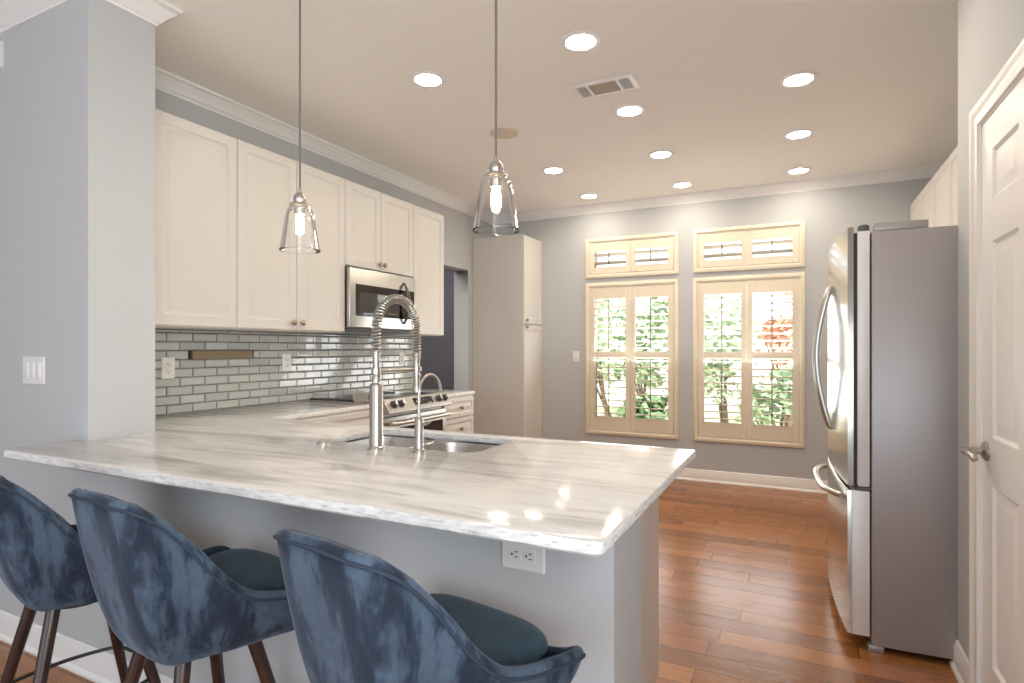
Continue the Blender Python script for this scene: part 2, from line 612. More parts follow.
# door with casing
d1 = thing('door_1', 'white six panel door with brushed lever at right edge', 'door', (XD, DY0, 0))
d1['kind'] = 'structure'
F = mapper((XD + 0.042, DY1 - 0.010, 0.008), (0, -1, 0), (0, 0, 1), (-1, 0, 0))
mb = MB()
DW, DH, st_, ml = DY1 - DY0 - 0.020, DZ - 0.016, 0.122, 0.110
pw = (DW - 2 * st_ - ml) / 2
us = [0, st_, st_ + pw, st_ + pw + ml, DW - st_, DW]
zs = [0, 0.215, 0.815, 0.975, 1.625, 1.765, 1.930, DH]
for i in range(5):
    for j in range(7):
        a, b_, c_, d_ = us[i], us[i + 1], zs[j], zs[j + 1]
        if i in (1, 3) and j in (1, 3, 5):
            rect_loops(mb, F, a, b_, c_, d_, [(0, 0.04), (0.010, 0.031), (0.020, 0.031), (0.045, 0.038), (0.048, 0.038)])
        else:
            mb.quads([[F(a, c_, 0.04), F(b_, c_, 0.04)], [F(a, d_, 0.04), F(b_, d_, 0.04)]], False)
mb.quads([[F(0, 0, 0), F(DW, 0, 0), F(DW, DH, 0), F(0, DH, 0)], [F(0, 0, 0.04), F(DW, 0, 0.04), F(DW, DH, 0.04), F(0, DH, 0.04)]], True, True, False)
part('door_panel', mb, M['doorpaint'], d1)
mb = MB()
mb.box(XD, XD + 0.13, DY1 - 0.008, DY1, 0, DZ).box(XD, XD + 0.13, DY0, DY0 + 0.008, 0, DZ).box(XD, XD + 0.13, DY0 + 0.008, DY1 - 0.008, DZ - 0.008, DZ)
part('door_jamb', mb, M['trim'], d1)
cas = [(0, 0), (0.010, 0.0), (0.012, 0.012), (0.009, 0.022), (0.011, 0.042), (0.018, 0.052), (0.018, 0.065), (0, 0.065)]
mb = MB()
rings = []
for (y, z, dy, dz) in ((DY1, 0.0, 1, 0), (DY1, DZ, 1, 1), (DY0, DZ, -1, 1), (DY0, 0.0, -1, 0)):
    rings.append([(XD - o, y + dy * q, z + dz * q) for o, q in cas])
mb.quads(rings, True, True, True)
part('door_casing', mb, M['trim'], d1)
hz, hy = 0.93, 2.474
fx = XD + 0.002
mb = MB()
mb.lathe([(0.0, 0.0), (0.033, 0.0), (0.033, -0.006), (0.026, -0.012), (0.012, -0.016)], (fx, hy, hz), 28, axis='x')
mb.tube([(fx - 0.010, hy, hz), (fx - 0.040, hy, hz), (fx - 0.056, hy - 0.004, hz), (fx - 0.064, hy - 0.020, hz), (fx - 0.064, hy - 0.05, hz + 0.002),
         (fx - 0.062, hy - 0.085, hz), (fx - 0.060, hy - 0.108, hz - 0.008), (fx - 0.058, hy - 0.116, hz - 0.016)],
        [0.013, 0.013, 0.014, 0.014, 0.013, 0.012, 0.011, 0.009], 14)
part('door_handle', mb, M['nickel'], d1, 'brushed nickel lever handle')
# closed dark void behind the door is the closet's inner wall
# ------------------------------------------------------------------ windows and shutters
for k, ((x0, x1), side) in enumerate(zip(WIN, ('left', 'right'))):
    for (z0, z1), kind in (((ZM0, ZM1), 'tall'), ((ZT0, ZT1), 'transom')):
        i = k * 2 + (1 if kind == 'tall' else 2)
        wn_ = thing('window_%d' % i, '%s %s window glazing behind the shutters' % (kind, side), 'window', ((x0 + x1) / 2, YF + 0.13, z0))
        wn_['kind'] = 'structure'
        a0, a1, b0, b1 = x0 + 0.045, x1 - 0.045, z0 + 0.045, z1 - 0.045
        mb = MB()
        y0, y1 = YF + 0.115, YF + 0.155
        mb.box(a0, a0 + 0.03, y0, y1, b0, b1).box(a1 - 0.03, a1, y0, y1, b0, b1)
        mb.box(a0 + 0.03, a1 - 0.03, y0, y1, b0, b0 + 0.03).box(a0 + 0.03, a1 - 0.03, y0, y1, b1 - 0.03, b1)
        if kind == 'tall':
            zm = (b0 + b1) / 2 + 0.02
            mb.box(a0 + 0.03, a1 - 0.03, y0, y1, zm - 0.02, zm + 0.02)
        part('window_frame', mb, M['trim'], wn_)
        part('window_pane', MB().box(a0 + 0.02, a1 - 0.02, YF + 0.133, YF + 0.137, b0 + 0.02, b1 - 0.02), M['glass'], wn_)
        # shutter
        s = thing('plantation_shutter',
                  ('tall cream plantation shutters on the %s window, louvers open' if kind == 'tall' else
                   'short cream plantation shutters on the transom above the %s window') % side, 'shutter', ((x0 + x1) / 2, YF, z0),
                  'window shutters on the back wall')
        yb, yf = YF + 0.0, YF - 0.022
        mb = MB()
        prof = [(0, 0), (0, 0.018), (0.006, 0.022), (0.030, 0.022), (0.036, 0.012), (0.044, 0.012), (0.044, -0.05), (0.036, -0.05), (0.036, 0)]
        rings = []
        for (cx, cz, sx, sz) in ((x0, z0, 1, 1), (x1, z0, -1, 1), (x1, z1, -1, 1 - 2), (x0, z1, 1, -1)):
            rings.append([(cx + sx * q, YF - o, cz + sz * q) for q, o in prof])
        rings.append(rings[0])
        mb.quads(rings, True)
        part('shutter_frame', mb, M['shutter'], s)
        xm = (x0 + x1) / 2
        for (p0, p1) in ((x0 + 0.047, xm - 0.0015), (xm + 0.0015, x1 - 0.047)):
            st0, st1 = (0.053, 0.047) if p0 < xm - 0.1 else (0.047, 0.053)
            q0, q1 = p0 + st0, p1 - st1
            pz0, pz1 = z0 + 0.047, z1 - 0.047
            py0, py1 = YF - 0.012, YF + 0.016
            if kind == 'tall':
                ops = [(0.572, 1.185), (1.245, 1.790)]
            else:
                ops = [(2.118, 2.282)]
            mb = MB()
            mb.box(p0, q0, py0, py1, pz0, pz1, 0.002, 1).box(q1, p1, py0, py1, pz0, pz1, 0.002, 1)
            lv = [pz0] + [t for o_ in ops for t in o_] + [pz1]
            for j in range(0, len(lv), 2):
                mb.box(q0, q1, py0 + 0.002, py1 - 0.002, lv[j], lv[j + 1], 0.002, 1)
            for (o0, o1) in ops:
                n = max(2, round((o1 - o0) / 0.066)) if kind == 'tall' else 2
                for j in range(n):
                    zc = o0 + (j + 0.5) * (o1 - o0) / n
                    ring = []
                    tilt = math.radians(-6 if kind == 'tall' else -14)
                    for a in range(10):
                        t = 2 * PI * a / 10
                        yy, zz = 0.044 * math.cos(t), 0.0062 * math.sin(t)
                        ring.append((yy * math.cos(tilt) - zz * math.sin(tilt), yy * math.sin(tilt) + zz * math.cos(tilt)))
                    mb.quads([[(xx, YF + 0.004 + yy, zc + zz) for yy, zz in ring] for xx in (q0 - 0.001, q1 + 0.001)], True, True, True)
            pn = part('shutter_panel', mb, M['shutter'], s)
            mb = MB()
            xc = (q0 + q1) / 2
            for (o0, o1) in ops:
                mb.box(xc - 0.005, xc + 0.005, YF - 0.052, YF - 0.041, o0 + 0.02, o1 - 0.01, 0.002, 1)
            part('tilt_rod', mb, M['tiltrod'], pn, 'thin tilt rod with backlit shade in its colour')

# ------------------------------------------------------------------ stone worktops
zb = ZC - TC
outer = []


def arc(cx, cy, r, a0, a1, n=6):
    return [(cx + r * math.cos(math.radians(a0 + (a1 - a0) * k / n)), cy + r * math.sin(math.radians(a0 + (a1 - a0) * k / n))) for k in range(n + 1)]


PX, PY0, PY1, PXL, CX = -0.330, 1.046, 2.161, -2.575, -2.49
RY0, RY1 = 3.035, 3.805                   # range slot
outer += arc(PXL + 0.03, PY0 + 0.03, 0.03, 180, 270)
outer += arc(PX - 0.022, PY0 + 0.022, 0.022, 270, 360)
outer += arc(PX - 0.012, PY1 - 0.012, 0.012, 0, 90, 3)
outer += [(CX, PY1), (CX, RY0 - 0.003), (XL + 0.001, RY0 - 0.003), (XL + 0.001, SY1 + 0.002), (SX + 0.002, SY1 + 0.002), (SX + 0.002, SY0 - 0.001), (PXL, SY0 - 0.001)]
SKX0, SKX1, SKY0, SKY1 = -1.70, -1.015, 1.735, 2.090
hole = rrect(SKX0, SKX1, SKY0, SKY1, 0.07, 6)
o = part('stone_countertop', MB().poly(outer, [hole], zb, ZC, 0.006), M['marble'])
tag(o, 'large polished grey veined marble bar top with sink cutout', 'countertop')
o = part('stone_countertop', MB().poly([(XL + 0.001, RY1 + 0.003), (CX, RY1 + 0.003), (CX, 4.305), (XL + 0.001, 4.305)], [], zb, ZC, 0.006), M['marble'])
tag(o, 'short marble countertop piece right of the range', 'countertop')

# ------------------------------------------------------------------ base cabinets


def front_map(xf):
    return mapper((xf, 0, 0), (0, 1, 0), (0, 0, 1), (1, 0, 0))


# peninsula cabinet run, open on top for the sink
c = thing('base_cabinet', 'white base cabinet run under the marble peninsula', 'cabinet', (-1.47, 1.85, 0))
mb = MB()
EY = 2.105
mb.box(-0.472, -0.452, SY1 + 0.001, EY, 0.10, zb - 0.001)
mb.box(-0.472, -0.452, SY1 + 0.001, EY - 0.07, 0.0, 0.10)
mb.box(SX + 0.06, -0.472, SY1 + 0.001, EY - 0.02, 0.10, 0.12)
mb.box(SX + 0.06, -0.472, EY - 0.085, EY - 0.07, 0.0, 0.10)
mb.box(SX + 0.06, -0.472, EY - 0.02, EY - 0.002, 0.10, zb - 0.001)
part('cabinet_body', mb, M['cabinet'], c)
F = mapper((0, EY - 0.002, 0), (1, 0, 0), (0, 0, 1), (0, 1, 0))
xx = -0.476
for k, wd in enumerate((0.46, 0.40, 0.40, 0.60)):
    mb = MB()
    raised_door(mb, F, xx - wd + 0.003, xx - 0.003, 0.115, zb - 0.01)
    dd = part('door', mb, M['cabinet'], c)
    mb = MB()
    knob(mb, (xx - (0.03 if k % 2 else wd - 0.03), EY + 0.018, zb - 0.06), (0, 1, 0))
    part('knob', mb, M['bronze'], dd)
    xx -= wd

c = thing('base_cabinet', 'white base cabinet left of the stainless range', 'cabinet', (-2.8, 2.6, 0))
mb = MB().box(XL + 0.002, -2.505, 2.16, RY0 - 0.004, 0.10, zb - 0.001).box(XL + 0.002, -2.57, 2.16, RY0 - 0.004, 0, 0.10)
part('cabinet_body', mb, M['cabinet'], c)
F = front_map(-2.505)
mb = MB(); raised_door(mb, F, 2.25, RY0 - 0.008, 0.115, 0.68); dd = part('door', mb, M['cabinet'], c)
mb = MB(); knob(mb, (-2.485, 2.30, 0.63), (1, 0, 0)); part('knob', mb, M['bronze'], dd)
mb = MB(); raised_door(mb, F, 2.25, RY0 - 0.008, 0.70, zb - 0.01, fr=0.035); dd = part('drawer', mb, M['cabinet'], c)
mb = MB(); knob(mb, (-2.485, 2.64, 0.79), (1, 0, 0)); part('knob', mb, M['bronze'], dd)

c = thing('base_cabinet', 'white drawer base cabinet right of the stainless range', 'cabinet', (-2.8, 4.07, 0))
mb = MB().box(XL + 0.002, -2.505, RY1 + 0.004, 4.285, 0.10, zb - 0.001).box(XL + 0.002, -2.57, RY1 + 0.004, 4.285, 0, 0.10)
part('cabinet_body', mb, M['cabinet'], c)
for z0, z1 in ((0.715, zb - 0.012), (0.535, 0.705), (0.335, 0.525), (0.115, 0.325)):
    mb = MB(); raised_door(mb, F, RY1 + 0.012, 4.278, z0, z1, fr=0.032); dd = part('drawer', mb, M['cabinet'], c)
    mb = MB(); knob(mb, (-2.485, 4.06, (z0 + z1) / 2), (1, 0, 0)); part('knob', mb, M['bronze'], dd)

# ------------------------------------------------------------------ wall cabinets on the left wall
XC, CB, CT = -2.80, 1.385, 2.442


def wall_cabinet(label, y0, y1, z0, z1, doors, x=XC):
    c = thing('wall_cabinet', label, 'cabinet', (XL, (y0 + y1) / 2, z0), 'white upper cabinets on the left wall')
    part('cabinet_body', MB().box(XL + 0.001, x, y0 + 0.001, y1 - 0.001, z0, z1, 0.002, 1), M['cabinet'], c)
    F = front_map(x)
    for a, b_, ky in doors:
        mb = MB()
        raised_door(mb, F, a + 0.002, b_ - 0.002, z0 + 0.006, z1 - 0.004)
        d = part('door', mb, M['cabinet'], c)
        if ky is not None:
            mb = MB()
            knob(mb, (x + 0.019, ky, z0 + 0.052), (1, 0, 0))
            part('knob', mb, M['bronze'], d)
    return c


wall_cabinet('wide single door upper cabinet nearest the wall end', 1.715, 2.190, CB, CT, [(1.715, 2.190, None)])
wall_cabinet('two door upper cabinet with knobs over the brown bar side', 2.190, 3.038, CB, CT, [(2.190, 2.614, 2.578), (2.614, 3.038, 2.650)])
wall_cabinet('short two door upper cabinet above the microwave', 3.038, 3.820, 1.845, CT, [(3.038, 3.420, 3.395), (3.420, 3.820, 3.447)])
wall_cabinet('narrow upper cabinet right of the microwave by the doorway', 3.820, 4.270, CB, CT, [(3.820, 4.270, None)])

# pantry
c = thing('pantry_cabinet', 'tall white pantry cabinet in the corner by the doorway', 'cabinet', (-2.8, 5.55, 0))
part('cabinet_body', MB().box(XL + 0.002, -2.524, 5.327, YF - 0.002, 0.0, 2.443, 0.002, 1), M['cabinet'], c)
F = front_map(-2.524)
for z0, z1, kz in ((0.105, 1.520, 1.495), (1.530, 2.437, 1.567)):
    mb = MB(); raised_door(mb, F, 5.330, YF - 0.004, z0, z1); d = part('door', mb, M['cabinet'], c)
    mb = MB(); knob(mb, (-2.505, 5.378, kz), (1, 0, 0)); part('knob', mb, M['bronze'], d)

# right wall cabinets behind and above the refrigerator
for y0, y1, lab in ((4.86, YF - 0.003, 'cream upper cabinet on the right wall beside the window wall'),
                    (3.92, 4.858, 'cream upper cabinet on the right wall above the refrigerator')):
    c = thing('wall_cabinet', lab, 'cabinet', (XR, (y0 + y1) / 2, 1.4), 'cream upper cabinets on the right wall')
    part('cabinet_body', MB().box(0.85, XR - 0.001, y0, y1, 1.80 if y0 < 4.5 else 1.40, 2.47, 0.002, 1), M['cabinet'], c)
    F = mapper((0.85, 0, 0), (0, 1, 0), (0, 0, 1), (-1, 0, 0))
    ym = (y0 + y1) / 2
    for a, b_ in ((y0, ym), (ym, y1)):
        mb = MB(); raised_door(mb, F, a + 0.002, b_ - 0.002, 1.806 if y0 < 4.5 else 1.406, 2.464); part('door', mb, M['cabinet'], c)

# ------------------------------------------------------------------ backsplash of glass subway tile
BZ1 = CB + 0.001
bs = part('trim_2', MB().box(XL + 0.0005, XL + 0.004, SY1 + 0.002, 4.335, ZC + 0.001, BZ1), M['grout'])
tag(bs, 'grey grout backing of the glass tile backsplash', 'backsplash', None, 'structure')
PZ, PW = 0.0502, 0.1525
mb = MB()
F = mapper((XL + 0.004, 0, 0), (0, 1, 0), (0, 0, 1), (1, 0, 0))
BAR = (2.126, 2.555)


def tile(a, b_, c_, d_):
    if b_ - a < 0.012 or d_ - c_ < 0.008:
        return
    i = min(0.006, (d_ - c_) / 3)
    rect_loops(mb, F, a, b_, c_, d_, [(0, 0), (0.0005, 0.001), (i, 0.006)])


row = 0
z = ZC + 0.002
while z < BZ1 - 0.006:
    zt = min(z + PZ, BZ1) - 0.0040
    y = 2.075 - PW * 6 + (PW / 2 if row % 2 == 0 else 0)
    while y < 4.335:
        a, b_ = max(y, SY1 + 0.004) + 0.0018, min(y + PW, 4.334) - 0.0018
        if b_ > a:
            if row == 6:
                if a < BAR[0]:
                    tile(a, min(b_, BAR[0] - 0.002), z, zt)
                if b_ > BAR[1]:
                    tile(max(a, BAR[1] + 0.002), b_, z, zt)
            else:
                tile(a, b_, z, zt)
        y += PW
    z += PZ
    row += 1
t_ = part('trim_3', mb, M['tile'])
tag(t_, 'glass subway tile backsplash in running bond behind the counter', 'backsplash', None, 'structure')
bar = thing('knife_bar', 'brown wooden magnetic bar with black ends on the tile backsplash', 'knife bar', (XL, 2.34, 1.216))
part('wooden_strip', MB().box(XL + 0.004, XL + 0.020, BAR[0] + 0.015, BAR[1] - 0.010, 1.2165, 1.2635, 0.002, 1), M['knife'], bar)
part('end_cap', MB().box(XL + 0.004, XL + 0.018, BAR[0], BAR[0] + 0.0145, 1.2165, 1.2635, 0.001, 1), M['slot'], bar, 'black end cap')
part('end_cap', MB().box(XL + 0.004, XL + 0.018, BAR[1] - 0.0095, BAR[1], 1.2165, 1.2635, 0.001, 1), M['slot'], bar, 'black end cap')

# ------------------------------------------------------------------ outlets and switches


def plate(name, label, cat, F, wd, ht, root, kinds, group=None):
    """wall plate centred on F(0,0,0), u along its width, v up"""
    t = thing(name, label, cat, root, group)
    mb = MB()
    rings = [[F(u, v, h) for u, v in rrect(-wd / 2 + i, wd / 2 - i, -ht / 2 + i, ht / 2 - i, 0.005, 3)] for i, h in ((0, 0), (0, 0.003), (0.003, 0.006))]
    mb.quads(rings, True, False, True)
    part('wall_plate', mb, M['plastic'], t)
    n = len(kinds)
    for k, kd in enumerate(kinds):
        uc = (k - (n - 1) / 2) * 0.046
        if kd == 'rocker':
            mb = MB()
            rect_loops(mb, F, uc - 0.0165, uc + 0.0165, -0.033, 0.033, [(0, 0.006), (0.0005, 0.009), (0.003, 0.0105)])
            part('rocker_switch', mb, M['plastic'], t)
        elif kd == 'toggle':
            mb = MB()
            mb.quads([[F(uc - 0.005, -0.012, 0.006), F(uc + 0.005, -0.012, 0.006), F(uc + 0.005, 0.012, 0.006), F(uc - 0.005, 0.012, 0.006)],
                      [F(uc - 0.004, 0.004, 0.019), F(uc + 0.004, 0.004, 0.019), F(uc + 0.004, 0.012, 0.017), F(uc - 0.004, 0.012, 0.017)]], True, True, True)
            part('toggle_switch', mb, M['plastic'], t)
        elif kd in ('duplex', 'decora'):
            vert = ht > wd
            for s_ in (-1, 1):
                mb = MB()
                sl = MB()
                G = (lambda a, b_, h, s_=s_: F(uc + a, s_ * 0.0195 + b_, h)) if vert else (lambda a, b_, h, s_=s_: F(uc + s_ * 0.0195 + b_, -a, h))
                if kd == 'duplex':
                    rings = [[G(q[0], q[1], h) for q in rrect(-0.017 + i, 0.017 - i, -0.014 + i, 0.014 - i, 0.010, 4)] for i, h in ((0, 0.005), (0.0006, 0.0085))]
                    mb.quads(rings, True, False, True)
                else:
                    rect_loops(mb, G, -0.0165, 0.0165, -0.0175, 0.0175, [(0, 0.005), (0.0006, 0.0085)])
                for a in (-0.0065, 0.0065):
                    rect_loops(sl, G, a - 0.0013, a + 0.0013, -0.001, 0.008, [(0, 0.0085), (0.0001, 0.0088)])
                sl.quads([[G(0.003 * math.cos(q * PI / 5), -0.0075 + 0.003 * math.sin(q * PI / 5), h) for q in range(10)] for h in (0.0085, 0.0088)], True, False, True)
                r_ = part('receptacle', mb, M['plastic'], t)
                part('socket_slots', sl, M['slot'], r_, 'dark socket slots')
    return t


TX = XL + 0.010
for yc, zc, lab in ((2.003, 1.170, 'white duplex outlet on tile nearest the wall end'), (2.823, 1.182, 'white duplex outlet on tile below the cabinet knobs'),
                    (4.087, 1.188, 'white duplex outlet on tile behind the faucet by the doorway')):
    plate('wall_outlet', lab, 'outlet', mapper((TX, yc, zc), (0, 1, 0), (0, 0, 1), (1, 0, 0)), 0.074, 0.118, (TX, yc, zc), ['duplex'], 'backsplash outlets')
plate('wall_outlet', 'white horizontal outlet under the stone bar overhang', 'outlet',
      mapper((-0.612, SY0, 0.768), (1, 0, 0), (0, 0, 1), (0, -1, 0)), 0.118, 0.078, (-0.612, SY0, 0.768), ['decora'])
plate('light_switch', 'white triple rocker switch plate on the blue grey wall', 'switch',
      mapper((-2.905, SY0, 1.185), (1, 0, 0), (0, 0, 1), (0, -1, 0)), 0.170, 0.118, (-2.905, SY0, 1.185), ['rocker'] * 3)
plate('light_switch', 'single white switch on the back wall left of the windows', 'switch',
      mapper((-2.112, YF, 1.185), (1, 0, 0), (0, 0, 1), (0, -1, 0)), 0.074, 0.118, (-2.112, YF, 1.185), ['toggle'])
t = thing('sensor_box', 'small white box high on the blue grey wall at left edge', 'sensor', (-3.23, SY0, 2.585))
F = mapper((-3.235, SY0, 2.585), (1, 0, 0), (0, 0, 1), (0, -1, 0))
mb = MB()
mb.quads([[F(u, v, h) for u, v in rrect(-0.07 + i, 0.07 - i, -0.062 + i, 0.062 - i, 0.012, 4)] for i, h in ((0, 0), (0, 0.024), (0.004, 0.028))], True, False, True)
part('housing', mb, M['plastic'], t)
mb = MB()
mb.quads([[F(u, v, h) for u, v in rrect(-0.02, 0.02, -0.045, -0.03, 0.004, 3)] for h in (0.028, 0.0285)], True, False, True)
part('lens', mb, M['slot'], t)

# ------------------------------------------------------------------ microwave
MX, MY0, MY1, MZ0, MZ1 = -2.745, 3.042, 3.802, 1.414, 1.838
mw = thing('microwave', 'stainless over-the-range microwave with black window', 'microwave', (-2.9, 3.42, MZ0))
part('casing', MB().box(XL + 0.012, MX - 0.045, MY0, MY1, MZ0, MZ1, 0.003, 1), M['charcoal'], mw)
dr = part('door', MB().box(MX - 0.044, MX, MY0 + 0.002, MY1 - 0.002, MZ0 + 0.008, MZ1 - 0.002, 0.006, 3), M['steel'], mw)
part('dark_glass', MB().box(MX - 0.002, MX + 0.0025, MY0 + 0.060, MY1 - 0.022, MZ0 + 0.090, MZ1 - 0.112, 0.001, 1), M['blackglass'], dr)
mb = MB()
F = front_map(MX + 0.0025)
rect_loops(mb, F, MY0 + 0.095, MY0 + 0.545, MZ0 + 0.115, MZ1 - 0.165, [(0, 0), (0.004, 0.001), (0.006, 0.0005)])
part('window', mb, mat('smoked_glass', (0.045, 0.042, 0.040), 0.04), dr)
mb = MB()
hy = MY0 + 0.605
rings = []
for k in range(15):
    u = k / 14
    wd = 0.008 + 0.020 * math.sin(PI * u)
    xo = 0.002 + 0.048 * math.sin(PI * u) ** 0.8
    zz = MZ0 + 0.050 + 0.320 * u
    rings.append([(MX + xo + 0.008 * math.sin(a), hy + wd * math.cos(a), zz) for a in [2 * PI * q / 14 for q in range(14)]])
mb.loft(rings)
part('handle', mb, M['blackmetal'], mw, 'black curved handle')
mb = MB()
for i in range(3):
    for j in range(5):
        mb.box(MX + 0.0025, MX + 0.0035, MY0 + 0.645 + i * 0.027, MY0 + 0.665 + i * 0.027, MZ0 + 0.105 + j * 0.030, MZ0 + 0.122 + j * 0.030)
part('control_panel', mb, M['charcoal'], mw)
part('vent_panel', MB().box(XL + 0.03, MX - 0.05, MY0 + 0.02, MY1 - 0.02, MZ0 - 0.008, MZ0), M['blackmetal'], mw)

# ------------------------------------------------------------------ range
rg = thing('kitchen_range', 'stainless slide-in range with front knobs and black cooktop', 'range', (-2.75, 3.42, 0))
part('range_body', MB().box(XL + 0.002, -2.50, RY0, RY1, 0.02, 0.905), M['darksteel'], rg)
ck = part('cooktop', MB().poly([(XL + 0.012, RY0 - 0.002), (-2.49, RY0 - 0.002), (-2.49, RY1 + 0.002), (XL + 0.012, RY1 + 0.002)], [], 0.905, 0.928, 0.003), M['blackglass'], rg)
for cx, cy, r in ((-2.94, 3.22, 0.085), (-2.94, 3.62, 0.105), (-2.66, 3.22, 0.105), (-2.66, 3.62, 0.085)):
    mb = MB().tube([(cx + r * math.cos(a * PI / 18), cy + r * math.sin(a * PI / 18), 0.9285) for a in range(36)], 0.0015, 6, True)
    part('burner_ring', mb, M['charcoal'], ck)
prof = [(-2.495, 0.930), (-2.470, 0.940), (-2.456, 0.938), (-2.405, 0.860), (-2.402, 0.848), (-2.415, 0.838), (-2.495, 0.832)]
mb = MB().quads([[(x, y, z) for x, z in prof] for y in (RY0, RY0 + 0.004, RY1 - 0.004, RY1)], True, True, True)
MB_ = MB(); MB_.quads([[(x, y, z) for x, z in prof] for y in (RY0, RY1)], True, True, True)
cp = part('control_panel', MB_, M['darksteel'], rg)
nrm = Vector((0.078, 0, 0.051)).normalized()
tg = Vector((0.051, 0, -0.078)).normalized()
pc = Vector((-2.4305, 0, 0.899))
mb = MB()
F = mapper(pc + nrm * 0.0, (0, 1, 0), -tg, nrm)
rect_loops(mb, F, 3.345, 3.575, -0.026, 0.030, [(0, 0), (0.0, 0.0015), (0.001, 0.002)])
part('display', mb, M['blackglass'], cp)
for ky in (3.115, 3.195, 3.655, 3.735):
    mb = MB()
    p = pc + Vector((0, ky, 0))
    mb.tube([p, p + nrm * 0.004, p + nrm * 0.005, p + nrm * 0.028, p + nrm * 0.031], [0.029, 0.029, 0.023, 0.021, 0.017], 22)
    q = p + nrm * 0.031
    kb = part('knob', mb, M['charcoal'], cp)
    mb = MB()
    mb.tube([q - tg * 0.018, q + tg * 0.018], 0.006, 8)
    part('knob_grip', mb, M['steel'], kb)
dr = part('oven_door', MB().box(-2.50, -2.455, RY0 + 0.004, RY1 - 0.004, 0.24, 0.815, 0.006, 3), M['darksteel'], rg)
part('oven_window', MB().box(-2.457, -2.4525, RY0 + 0.10, RY1 - 0.055, 0.33, 0.735, 0.001, 1), M['ovenglass'], dr)
mb = MB()
mb.tube([(-2.410, RY0 + 0.03, 0.775), (-2.402, RY0 + 0.18, 0.775), (-2.400, (RY0 + RY1) / 2, 0.775), (-2.402, RY1 - 0.18, 0.775), (-2.410, RY1 - 0.03, 0.775)], 0.016, 16)
for y in (RY0 + 0.07, RY1 - 0.07):
    mb.cyl((-2.456, y, 0.775), (-2.407, y, 0.775), 0.010, 0.010, 12)
part('handle', mb, M['steel'], dr)
part('storage_drawer', MB().box(-2.50, -2.46, RY0 + 0.004, RY1 - 0.004, 0.06, 0.23, 0.006, 3), M['steel'], rg)
part('foot', MB().box(-3.0, -2.53, RY0 + 0.03, RY1 - 0.03, 0.0, 0.021), M['charcoal'], rg)

# ------------------------------------------------------------------ sink and faucets
sk = thing('kitchen_sink', 'double bowl stainless undermount sink in the marble', 'sink', (-1.315, 1.917, 0.68))


def bowl(name, x0, x1, y0, y1, r, depth):
    mb = MB()
    zt = zb - 0.001
    lv = [(-0.018, zt), (0.0, zt), (0.002, zt - 0.02), (0.012, zt - depth + 0.04), (0.025, zt - depth + 0.012), (0.05, zt - depth)]
    rings = [[(px, py, z) for px, py in rrect(x0 + i, x1 - i, y0 + i, y1 - i, max(0.02, r - i * 0.5), 8)] for i, z in lv]
    cx, cy = (x0 + x1) / 2, (y0 + y1) / 2
    rings.append([(cx + 0.043 * math.cos(2 * PI * k / len(rings[0]) - 0.9), cy + 0.043 * math.sin(2 * PI * k / len(rings[0]) - 0.9), zt - depth - 0.003)
                  for k in range(len(rings[0]))])
    mb.quads(rings, True, False, True)
    o = part(name, mb, M['steel'], sk)
    md = o.modifiers.new('thick', 'SOLIDIFY')
    md.thickness = 0.0012
    mb = MB().lathe([(0.0, zt - depth - 0.002), (0.028, zt - depth - 0.002), (0.034, zt - depth + 0.001), (0.042, zt - depth + 0.001), (0.043, zt - depth - 0.002)], (cx, cy, 0), 28)
    part('drain', mb, M['mirrorsteel'], o)


bowl('sink_bowl', -1.693, -1.392, 1.742, 2.083, 0.07, 0.20)
bowl('sink_bowl', -1.360, -1.022, 1.742, 2.083, 0.13, 0.19)

fc = thing('kitchen_faucet', 'tall spring neck kitchen faucet in brushed nickel', 'faucet', (-1.386, 1.676, ZC), local=True)
mb = MB().lathe([(0.0, 0), (0.031, 0), (0.031, 0.004), (0.026, 0.007), (0.0245, 0.010), (0.0245, 0.228), (0.0215, 0.236), (0.0165, 0.240), (0.0165, 0.262), (0.013, 0.268),
                 (0.013, 0.345), (0.015, 0.347), (0.015, 0.358), (0.0, 0.358)], n=32)
part('faucet_body', mb, M['nickel'], fc)
path = [(0, 0, 0.345 + 0.098 * k / 6) for k in range(7)]
Rr, zc0 = 0.125, 0.430
path += [(0, Rr - Rr * math.cos(a), zc0 + Rr * math.sin(a)) for a in [PI * k / 24 for k in range(1, 25)]]
path += [(0, 2 * Rr, zc0 - 0.105 * k / 6) for k in range(1, 7)]
hs = part('hose', MB().tube(path, 0.0085, 12), M['cord'], fc)
# coil
P = [Vector(p) for p in path]
cum = [0]
for a, b_ in zip(P, P[1:]):
    cum.append(cum[-1] + (b_ - a).length)
turns, n = 48, 48 * 10
co = []
for k in range(n + 1):
    d = cum[-1] * k / n
    i = max(j for j in range(len(cum)) if cum[j] <= d + 1e-9)
    i = min(i, len(P) - 2)
    f = (d - cum[i]) / (cum[i + 1] - cum[i])
    p = P[i].lerp(P[i + 1], f)
    t0 = (P[i + 1] - P[i]).normalized()
    a_ = Vector((1, 0, 0))
    b2 = t0.cross(a_)
    th = 2 * PI * turns * k / n
    co.append(p + (a_ * math.cos(th) + b2 * math.sin(th)) * 0.0158)
part('spring_coil', MB().tube(co, 0.0034, 6), M['nickel'], fc)
y2 = 2 * Rr
mb = MB().lathe([(0.0, 0.345), (0.014, 0.345), (0.016, 0.338), (0.0135, 0.330), (0.0125, 0.29), (0.0125, 0.225), (0.015, 0.218), (0.0175, 0.20), (0.0175, 0.188), (0.013, 0.184), (0.0, 0.184)],
                (0, y2, 0), 24)
mb.cyl((0.012, y2, 0.262), (0.020, y2, 0.250), 0.006, 0.004, 10)
part('spray_head', mb, M['nickel'], fc)
mb = MB().cyl((0, 0.012, 0.281), (0, y2 - 0.013, 0.281), 0.0065, 0.0065, 12)
